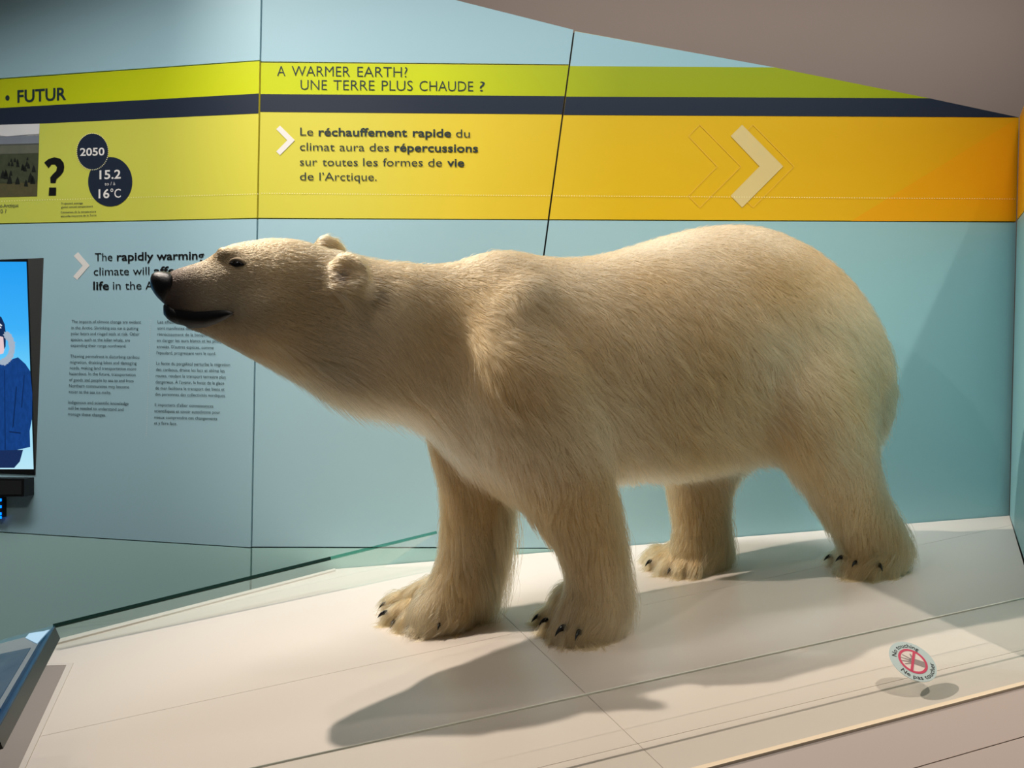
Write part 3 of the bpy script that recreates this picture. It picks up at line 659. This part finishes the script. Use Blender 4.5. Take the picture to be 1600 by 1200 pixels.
# paws: toes ranged round the front of each foot, resting on the platform
CLAW = []
def paw(toes, heel, r, hr):
    ht = fl(*heel)
    ellip(ht+UPc*(hr*.75), (AXv, GUP, PV), (hr*1.25, hr*.8, hr*1.1))
    for tx, ty, ox, oy, cl in toes:
        base = fl(tx, ty); f_ = ht-base; f_ -= f_.dot(UPc)*UPc; L = np.linalg.norm(f_); f_ = f_/L
        side = np.cross(f_, UPc)
        mid = base+f_*(r*1.35)+UPc*(r*.86); ax0 = nrm(f_+UPc*.35)
        ellip(mid, (ax0, nrm(np.cross(side, ax0)), side), (r*1.75, r*.90, r*.86))
        ellip(mid+f_*r*1.9+UPc*r*.75, (nrm(f_+UPc*.55), UPc, side), (r*2.2, r*1.05, r*.95))
        if cl: CLAW.append((base, -f_, side, r, cl))
paw([(603, 955, 0, 0, .8), (608, 974, 0, 0, 1), (630, 987, 0, 0, 1), (668, 992, 0, 0, 1), (706, 988, 0, 0, .8)], (706, 960), .036, .085)
paw([(846, 972, 0, 0, 1), (857, 988, 0, 0, .9), (884, 999, 0, 0, 1.1), (917, 1002, 0, 0, 1), (950, 998, 0, 0, 0)], (925, 972), .034, .085)
paw([(1014, 876, 0, 0, .7), (1018, 889, 0, 0, 1), (1034, 898, 0, 0, 1), (1060, 903, 0, 0, .8), (1088, 903, 0, 0, 0)], (1098, 882), .034, .08)
paw([(1301, 880, 0, 0, .9), (1314, 895, 0, 0, 1), (1338, 904, 0, 0, 1), (1368, 907, 0, 0, .9), (1394, 903, 0, 0, 0)], (1368, 883), .034, .08)
# tail stub and ears
ellip(cpt(1366, 560, zmid(1366)), (GUP, AXv, PV), (.07, .03, .035))
EARS = []
for s, dn, ex, ey in ((1, .126, 534, 440), (-1, .100, 516, 395)):
    c = mp(ex, ey, dn*s); EARS.append(c); up_ = nrm(GUP+PV*.45*s+AXv*.35); fw = -AXv*.55+PV*.8*s; fw = nrm(fw-up_*(fw.dot(up_))); sd_ = np.cross(up_, fw)
    rs = []
    for t, a_, d in ((-.7, .044, .034), (-.1, .056, .030), (.35, .058, .024), (.7, .050, .019), (.92, .032, .014), (1.02, .012, .008)):
        rr = []
        for i in range(22):
            q = 2*math.pi*i/22; X_ = math.cos(q)*a_; Yq = math.sin(q)*d
            cup = -.026*(1-(X_/a_)**2)*(1 if math.sin(q) > 0 else 0)*(1-abs(t-.3)) if a_ > .02 else 0
            rr.append(c+up_*(t*.056)+sd_*X_+fw*(Yq+cup-.008*t))
        rs.append(rr)
    add_loft(rs)
ANCHOR = fl(1000, 950)
bear = empty('polar_bear', w(ANCHOR), 'mounted white polar bear standing on the platform, head stretched to the left', 'polar bear')
VW = [w(p) for p in bmB['v']]
tmp = obj('body', VW, bmB['f'], M_black, None, origin=w(ANCHOR))
bm = bmesh.new(); bm.from_mesh(tmp.data); bmesh.ops.recalc_face_normals(bm, faces=bm.faces); bm.to_mesh(tmp.data); bm.free()
md = tmp.modifiers.new('r', 'REMESH'); md.mode = 'VOXEL'; md.voxel_size = .0075
dg = bpy.context.evaluated_depsgraph_get(); dg.update()
body_me = bpy.data.meshes.new_from_object(tmp.evaluated_get(dg)); bpy.data.objects.remove(tmp)
# --- smoothing, stronger over the trunk so that the limbs flow into it
N = len(body_me.vertices); print('bodyverts', N); co = np.empty(N*3); body_me.vertices.foreach_get('co', co); co = co.reshape(-1, 3)
ed_ = np.empty(len(body_me.edges)*2, int); body_me.edges.foreach_get('vertices', ed_); ed_ = ed_.reshape(-1, 2)
def w2c(P): 
    q = (P-CAM) @ RW; return q*np.array([1, -1, -1])
def pix(P):
    q = w2c(P); return np.stack([800+F*q[:, 0]/q[:, 2], 600+F*q[:, 1]/q[:, 2], q[:, 2]], 1)
aw = w(ANCHOR); px = pix(co+aw)
deg = np.bincount(ed_.ravel(), minlength=N)[:, None].astype(float)
def lap(c):
    s = np.zeros_like(c)
    for k in range(3): s[:, k] = np.bincount(ed_[:, 0], c[ed_[:, 1], k], N)+np.bincount(ed_[:, 1], c[ed_[:, 0], k], N)
    return s/deg-c
headm = np.clip((px[:, 0]-470)/120, 0, 1); pawm = np.clip((900-px[:, 1])/60, 0, 1)
pawm = np.where(px[:, 0] > 1000, np.clip((855-px[:, 1])/50, 0, 1), pawm)
sm = (.08+.92*headm)*(.06+.94*pawm)
for _e in EARS:
    dd = np.linalg.norm(co+aw-w(_e), axis=1); sm *= np.clip((dd-.065)/.04, .02, 1)
for i in range(6): co += .5*lap(co)
for i in range(70): co += .5*sm[:, None]*lap(co)
# undo the slight shrinkage of thin places is left to the coat
nrms = None
body_me.vertices.foreach_set('co', co.ravel()); body_me.update()
for p in body_me.polygons: p.use_smooth = True
body = bpy.data.objects.new('body', body_me); COL.objects.link(body); body.parent = bear
# --- surface lookup
aw3 = Vector(aw)
body_me.calc_loop_triangles()
bvh = BVHTree.FromPolygons([tuple(v+aw) for v in co], [tuple(t.vertices) for t in body_me.loop_triangles])
def hit(x, y):
    d = Vector(wdir(nrm([(x-800)/F, (y-600)/F, 1.0]))); r = bvh.ray_cast(Vector(CAM), d)
    return r[0], r[1]
Aw, Uw, Pw = Vector(wdir(AXv)), Vector(wdir(GUP)), Vector(wdir(PV))
mid0 = Vector(w(cpt(400, 450, zmid(400))))
def mirror(p): return p-Pw*(2*(p-mid0).dot(Pw))
M_lip = mat('black_skin', (14, 12, 13), .45, bump=.3, scale=300); M_nose = mat('nose_leather', (20, 17, 19), .32, bump=.5, scale=500)
M_eye = mat('dark_glass_eye', (12, 8, 6), .05, coat=1); M_claw = mat('black_claw', (16, 15, 17), .25)
def mesh_part(name, V, Fc, m, parent=None, smooth=True, **k):
    o = obj(name, V, Fc, m, parent or bear, origin=aw, smooth=smooth, **k)
    bm = bmesh.new(); bm.from_mesh(o.data); bmesh.ops.recalc_face_normals(bm, faces=bm.faces); bm.to_mesh(o.data); bm.free(); return o
def loft_part(name, rs, m, parent=None, **k):
    V, Fc = [], []; n = len(rs[0])
    for r in rs: V += list(r)
    for i in range(len(rs)-1):
        for j in range(n): Fc.append((i*n+j, i*n+(j+1) % n, (i+1)*n+(j+1) % n, (i+1)*n+j))
    Fc.append(tuple(range(n))); Fc.append(tuple(range(len(V)-1, len(V)-1-n, -1)))
    return mesh_part(name, V, Fc, m, parent, **k)
# nose
st_ = [(235.5, 434, 445, .008, 0), (237, 430, 451, .018, 0), (242, 426, 460, .028, 0), (250, 424, 469, .036, 0), (259, 424.5, 476, .040, 0), (267, 426, 474, .041, 0), (273, 430, 462, .037, 0), (277, 436, 450, .02, 0)]
rs = []
for x, yt, yb, hw, eg in interp(st_, 16):
    z = zmid(x); rs.append([w(p) for p in ring(cpt(x, (yt+yb)/2, z), GUP, (yb-yt)/2/F*z, PV, hw, 24, 2.1, .15)])
nose = loft_part('nose', rs, M_nose, label='black leathery nose')
for s in (1, -1):
    q = cpt(243, 443, zmid(243))+PV*.017*s
    rs = []
    for t in np.linspace(0, 1, 7):
        c = q+AXv*.016*t+PV*.006*s*t+GUP*.004*math.sin(t*3)+(-AXv)*.004; r_ = .0055*math.sin(math.pi*(.15+.7*t))
        rs.append([w(p) for p in ring(c, GUP, r_, PV, r_, 10)])
    loft_part('nostril', rs, M_black, nose)
# lips: a patch laid over the jaw on both sides
top = [(256, 479), (268, 483), (285, 484.5), (305, 487), (325, 486), (345, 484.5), (357, 485), (366, 488)]
bot = [(257, 490), (264, 500), (279, 508), (300, 512), (322, 511), (342, 504), (357, 496.5), (367, 491)]
def along(P, n):
    P = np.array(P, float); t = np.r_[0, np.cumsum(np.hypot(*np.diff(P, axis=0).T))]; q = np.linspace(0, t[-1], n)
    return np.stack([np.interp(q, t, P[:, 0]), np.interp(q, t, P[:, 1])], 1)
nu, nv = 30, 9; ta, ba = along(top, nu), along(bot, nu); grid = []
for i in range(nu):
    for j in range(nv):
        x, y = ta[i]+(ba[i]-ta[i])*j/(nv-1)
        p, n_ = hit(x, y); b_ = math.sin(math.pi*j/(nv-1))*.006+.0022
        if p is None or (p-Vector(CAM)).length > 2.6:
            q = Vector(w(cpt(x, y, zmid(x)))); r_ = bvh.find_nearest(q+Pw*.04); p, n_ = r_[0], r_[1]
        grid.append((p, n_, b_))
for s in (1, -1):
    V = []
    for p, n_, b_ in grid:
        if s == 1: V.append(p+n_*b_)
        else:
            r_ = bvh.find_nearest(mirror(p)); V.append(r_[0]+r_[1]*b_)
    mesh_part('lip', V, [(i*nv+j, i*nv+j+1, (i+1)*nv+j+1, (i+1)*nv+j) for i in range(nu-1) for j in range(nv-1)], M_lip, label='black lip')
# front of the lips, joining both sides under the nose
rs = []
for x, yt, yb, hw, eg in interp([(256, 476, 492, .010, 0), (261, 474, 498, .022, 0), (270, 476, 504, .032, 0), (284, 482, 508, .036, 0), (296, 486, 508, .034, 0)], 8):
    z = zmid(x); rs.append([w(p) for p in ring(cpt(x, (yt+yb)/2, z), GUP, (yb-yt)/2/F*z, PV, hw, 20, 2.2)])
loft_part('chin_lip', rs, M_lip, label='black lower lip')
# eyes
for s in (1, -1):
    p, n_ = hit(370.5, 412.5)
    if s < 0: r_ = bvh.find_nearest(mirror(p)); p, n_ = r_[0], r_[1]
    n_ = n_.normalized(); ux = (Aw-n_*Aw.dot(n_)).normalized(); uy = n_.cross(ux); uy = uy if uy.dot(Uw) > 0 else -uy
    rs = []
    for i in range(1, 10):
        t = math.pi*i/10; rs.append([p-n_*.002+n_*(.0085*math.cos(t))+(ux*math.cos(q)*.0095+uy*math.sin(q)*.0072)*math.sin(t) for q in [2*math.pi*j/16 for j in range(16)]])
    eye = loft_part('eye', rs, M_eye, label='dark brown glass eye')
    V = []; k = 24                     # dark almond rim round the eye
    for t_, (ra, rb, hh) in enumerate(((.0175, .0095, .001), (.0145, .0078, .0040), (.0105, .0056, .0050))):
        for j in range(k):
            q = 2*math.pi*j/k; c_ = math.cos(q); V.append(p+ux*(c_*ra)+uy*(math.sin(q)*rb*(1-.35*abs(c_))+c_*-.003)+n_*(hh))
    mesh_part('eye_rim', V, [(a_*k+j, a_*k+(j+1) % k, (a_+1)*k+(j+1) % k, (a_+1)*k+j) for a_ in range(2) for j in range(k)], M_lip, eye)
    V = []                             # pale upper lid
    for j in range(13):
        q = math.pi*(.02+.96*j/12); c_ = math.cos(q)
        for (ra, rb, hh) in ((.022, .0180, .0005), (.020, .0135, .0058), (.018, .0096, .0062), (.0155, .0075, .003)): V.append(p+ux*(c_*ra)+uy*(math.sin(q)*rb+c_*-.003)+n_*(hh*math.sin(q)**.5))
    mesh_part('eyelid', V, [(a_*4+j, a_*4+j+1, (a_+1)*4+j+1, (a_+1)*4+j) for a_ in range(12) for j in range(3)], mat('eyelid_skin', (168, 148, 118), .8), eye)
# claws at the tips of the toes
def claw(p, d, up_, L, r):
    rs = []
    for i in range(7):
        t = i/6; c = p+d*(L*(t-.25))+up_*(L*(.20*math.sin(t*2.2)-.42*t*t)); ax = up_; sd_ = d.cross(up_).normalized(); q_ = r*(1-t)**.6+.0004
        rs.append([c+ax*math.cos(a_)*q_*1.25+sd_*math.sin(a_)*q_*.8 for a_ in [2*math.pi*j/10 for j in range(10)]])
    loft_part('claw', rs, M_claw)
Upl = Vector(wdir(UPc))
for x, y, sc in ((604, 944.5, .8), (606, 960, 1), (617, 969, 1), (643, 973, 1.1), (686, 975, .8),
                 (845, 964, 1), (856, 972, .9), (883, 983, 1.25), (905, 988, 1.1),
                 (1018, 879, 1), (1031, 883, 1), (1046, 890, .8), (1301, 871, 1), (1320, 872, 1), (1338, 880, .9), (1373, 885, 1)):
    p, n_ = hit(x, y)
    if p is None: 
        print('claw miss', x, y); continue
    d = (n_-Upl*n_.dot(Upl)*.9); d = (d.normalized()-Aw*.35); d -= Upl*d.dot(Upl); d.normalize()
    claw(p+n_*.010, d, Upl, .034*sc, .0068*sc)

# ------------------------------------------------------------ the coat
NH = 450000
nv_ = np.empty(N*3); body_me.vertices.foreach_get('normal', nv_); nv_ = nv_.reshape(-1, 3)
T = np.array([t.vertices[:] for t in body_me.loop_triangles])
A_, B_, C_ = co[T[:, 0]], co[T[:, 1]], co[T[:, 2]]
area = .5*np.linalg.norm(np.cross(B_-A_, C_-A_), axis=1)
pc_ = pix((A_+B_+C_)/3+aw)
dens = 1+2.2*np.clip((600-pc_[:, 0])/80, 0, 1)+.8*np.clip((pc_[:, 1]-780)/60, 0, 1)
pr = area*dens; pr /= pr.sum()
ti = rng.choice(len(T), NH, p=pr)
r1_, r2__ = rng.random(NH), rng.random(NH); sq = np.sqrt(r1_)
b0_, b1_, b2_ = (1-sq)[:, None], (sq*(1-r2__))[:, None], (sq*r2__)[:, None]
Pt = A_[ti]*b0_+B_[ti]*b1_+C_[ti]*b2_+aw
Nn = nv_[T[ti, 0]]*b0_+nv_[T[ti, 1]]*b1_+nv_[T[ti, 2]]*b2_
Nn /= np.linalg.norm(Nn, axis=1)[:, None]+1e-9
a3, u3, p3 = np.array(Aw), np.array(Uw), np.array(Pw)
pq = pix(Pt); X, Y = pq[:, 0], pq[:, 1]
hgt = (Pt-w(fl(1000, 950))) @ np.array(wdir(UPc))       # height over the platform
def ss(v, lo, hi): t = np.clip((v-lo)/(hi-lo), 0, 1); return t*t*(3-2*t)
nu_, na_, np_ = Nn @ u3, Nn @ a3, Nn @ p3
def noise(P, wl, seed, n=14):
    r = np.random.default_rng(seed); out = np.zeros(len(P))
    for _ in range(n):
        k = r.normal(size=3); k = k/np.linalg.norm(k)*2*math.pi/(wl*r.uniform(.6, 1.6)); out += np.sin(P @ k+r.uniform(0, 6.28))
    return out/math.sqrt(n/2)
head_ = 1-ss(X, 520, 640)
legz = np.where(X < 1000, ss(Y, 690, 790), ss(Y, 710, 800))
pawz = 1-ss(hgt, .07, .15)
side = 1-np.abs(nu_)
D = a3*(.75-.35*legz)[:, None] - u3*((.12+.95*side)*(1-head_*.55)+1.2*legz)[:, None]
D = D*(1-pawz)[:, None] + pawz[:, None]*(-a3*.55+p3*.25-u3*.55+Nn*np.array([.8]))
D += a3*(head_*.9)[:, None]
n1, n2, n3 = noise(Pt, .10, 1), noise(Pt, .045, 2), noise(Pt, .16, 3)
flank = side*ss(X, 600, 760)*(1-legz)
amp = (.10+.15*flank+.20*legz)
D += (a3*(n1*amp)[:, None]+u3*(n2*amp*.8)[:, None]+p3*(n3*amp*.4)[:, None])
D += rng.normal(size=(NH, 3))*.10
Tn = D-Nn*np.sum(D*Nn, axis=1)[:, None]; Tn /= np.linalg.norm(Tn, axis=1)[:, None]+1e-9
# lengths
under = ss(-nu_, .15, .8)
L = .022+.024*flank*ss(Y, 420, 560)+.030*under*(1-legz)
L = np.where(X < 640, .008+.020*ss(X, 330, 640)+.040*under*ss(X, 370, 520), L)
L = L*(1-legz)+legz*(.026+.040*ss(na_, .1, .8)*(hgt > .1)+.008*(1-ss(na_, -.5, .1)))
far_front = (X > 640) & (X < 830) & (Y > 740) & (pq[:, 2] > 2.1)
L = np.where(far_front & (na_ > .2), L*1.9, L)
L = L*(1-pawz)+.046*pawz
muz = 1-ss(X, 335, 430)
L = np.where(X < 345, .0045+.003*ss(X, 290, 345), L)
L *= rng.uniform(.55, 1.3, NH)*(1+.18*n2*flank)
# keep nose, lips and eyes bare
keep = ~(X < 266)
def dist_poly(x, y):
    return ((x > 256) & (x < 368) & (y > np.interp(x, [p[0] for p in top], [p[1] for p in top])-.5) & (y < np.interp(x, [p[0] for p in bot], [p[1] for p in bot])+.5))
keep &= ~dist_poly(X, Y)
keep &= ~(((X-370.5)/10)**2+((Y-412.5)/6)**2 < 1)
keep &= hgt > .004
idx = np.nonzero(keep)[0]
Pt, Nn, Tn, L, X, Y, legz, pawz, under, flank, muz, hgt = [v[idx] for v in (Pt, Nn, Tn, L, X, Y, legz, pawz, under, flank, muz, hgt)]; NH = len(idx)
# tufts
ns = NH//20; sd = rng.choice(NH, ns, replace=False); kd = kdtree.KDTree(ns)
for i, s in enumerate(sd): kd.insert(Pt[s], i)
kd.balance(); near = np.array([kd.find(p)[1] for p in Pt.tolist()]); near = sd[near]
cl = (.10+.26*flank+.42*legz+.22*under)*(1-.6*muz)
guard = (rng.random(NH) < .14)*(1-muz)
K = 5; pts = np.zeros((NH, K, 3)); lift0 = (.30+.10*flank+.35*under+.30*legz*(1-pawz)+.55*guard*rng.random(NH)); L = L*(1+.25*guard+.15*legz); cl = cl*(1-.7*guard)
g_ = (.12+.75*under+.45*legz)
def strand(i_, t):
    l = L[i_][:, None]; lf = (lift0[i_]*(1-.75*t))[:, None]
    v = Tn[i_]*t+Nn[i_]*lf*t-u3*(g_[i_][:, None]*t*t*.6)
    return Pt[i_]+v*l
al = np.arange(NH)
for k in range(K):
    t = k/(K-1); s0 = strand(al, t); s1 = strand(near, t)
    pts[:, k] = s0+(s1-s0)*(cl*t**1.4)[:, None]
# nothing below the platform
pn = np.array(wdir(UPc)); base = w(fl(1000, 950)); hh = (pts-base) @ pn
pts += pn*np.clip(.0015-hh, 0, None)[..., None]
pts -= aw
hc = bpy.data.hair_curves.new('fur'); hc.add_curves([K]*NH)
hc.attributes['position'].data.foreach_set('vector', pts.astype(np.float32).ravel())
ra = hc.attributes.get('radius') or hc.attributes.new('radius', 'FLOAT', 'POINT')
prof = np.array([1, .9, .75, .5, .16]); rad = (.00041*(1-.3*(X < 480)))[:, None]*prof[None, :]
ra.data.foreach_set('value', rad.astype(np.float32).ravel())
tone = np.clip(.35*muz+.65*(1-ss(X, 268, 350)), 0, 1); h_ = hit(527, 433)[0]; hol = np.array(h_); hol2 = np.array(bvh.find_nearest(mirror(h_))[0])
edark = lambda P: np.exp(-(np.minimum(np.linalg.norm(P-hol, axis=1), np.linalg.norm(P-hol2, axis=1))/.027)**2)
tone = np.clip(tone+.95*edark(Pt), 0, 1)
at = hc.attributes.new('muzzle', 'FLOAT', 'CURVE'); at.data.foreach_set('value', tone.astype(np.float32))
at = hc.attributes.new('stain', 'FLOAT', 'CURVE')
stain = np.clip(.5+.30*noise(Pt, .35, 9)+.35*legz+.1*pawz, 0, 1); at.data.foreach_set('value', stain.astype(np.float32))
def fur_mat(name, hair):
    m = bpy.data.materials.new(name); m.use_nodes = True; nt = m.node_tree; b_ = nt.nodes['Principled BSDF']
    def attr(n): q = nt.nodes.new('ShaderNodeAttribute'); q.attribute_name = n; return q
    def mix(a_, b__, f): 
        q = nt.nodes.new('ShaderNodeMix'); q.data_type = 'RGBA'
        for s_, v in ((6, a_), (7, b__)):
            if isinstance(v, tuple): q.inputs[s_].default_value = v
            else: nt.links.new(v, q.inputs[s_])
        nt.links.new(f, q.inputs[0]); return q.outputs[2]
    FURA, FURB, FURM = ((198, 178, 142), (176, 148, 104), (58, 48, 42)) if name == 'polar_fur' else ((214, 196, 164), (196, 170, 128), (92, 78, 68))
    c = mix(lin(FURA), lin(FURB), attr('stain').outputs['Fac'])
    c = mix(c, lin(FURM), attr('muzzle').outputs['Fac'])
    if hair:
        hi = nt.nodes.new('ShaderNodeHairInfo'); hs = nt.nodes.new('ShaderNodeHueSaturation'); mr = nt.nodes.new('ShaderNodeMapRange')
        mr.inputs[3].default_value = .58; mr.inputs[4].default_value = 1.2; nt.links.new(hi.outputs['Random'], mr.inputs[0])
        nt.links.new(mr.outputs[0], hs.inputs['Value']); nt.links.new(c, hs.inputs['Color']); c = hs.outputs[0]
    if hair:
        h = nt.nodes.new('ShaderNodeBsdfHairPrincipled'); h.model = 'CHIANG'; h.parametrization = 'COLOR'
        nt.links.new(c, h.inputs['Color']); h.inputs['Roughness'].default_value = .42; h.inputs['Radial Roughness'].default_value = .6
        h.inputs['Coat'].default_value = 0; h.inputs['Random Roughness'].default_value = .2
        nt.links.new(h.outputs[0], nt.nodes['Material Output'].inputs[0]); nt.nodes.remove(b_); return m
    nt.links.new(c, b_.inputs['Base Color'])
    b_.inputs['Roughness'].default_value = .5; b_.inputs['Specular IOR Level'].default_value = .35 if hair else .1
    return m
hc.materials.append(fur_mat('polar_fur', True))
body_me.materials.clear(); body_me.materials.append(fur_mat('fur_skin', False))
pv = pix(co+aw)
at = body_me.attributes.new('muzzle', 'FLOAT', 'POINT'); at.data.foreach_set('value', np.clip(.35*(1-ss(pv[:, 0], 335, 430))+.65*(1-ss(pv[:, 0], 268, 350)), 0, 1).astype(np.float32))
at = body_me.attributes.new('stain', 'FLOAT', 'POINT'); at.data.foreach_set('value', np.clip(.6+.3*noise(co+aw, .35, 9), 0, 1).astype(np.float32))
fur_o = bpy.data.objects.new('fur', hc); COL.objects.link(fur_o); fur_o.parent = bear; fur_o['kind'] = 'stuff'
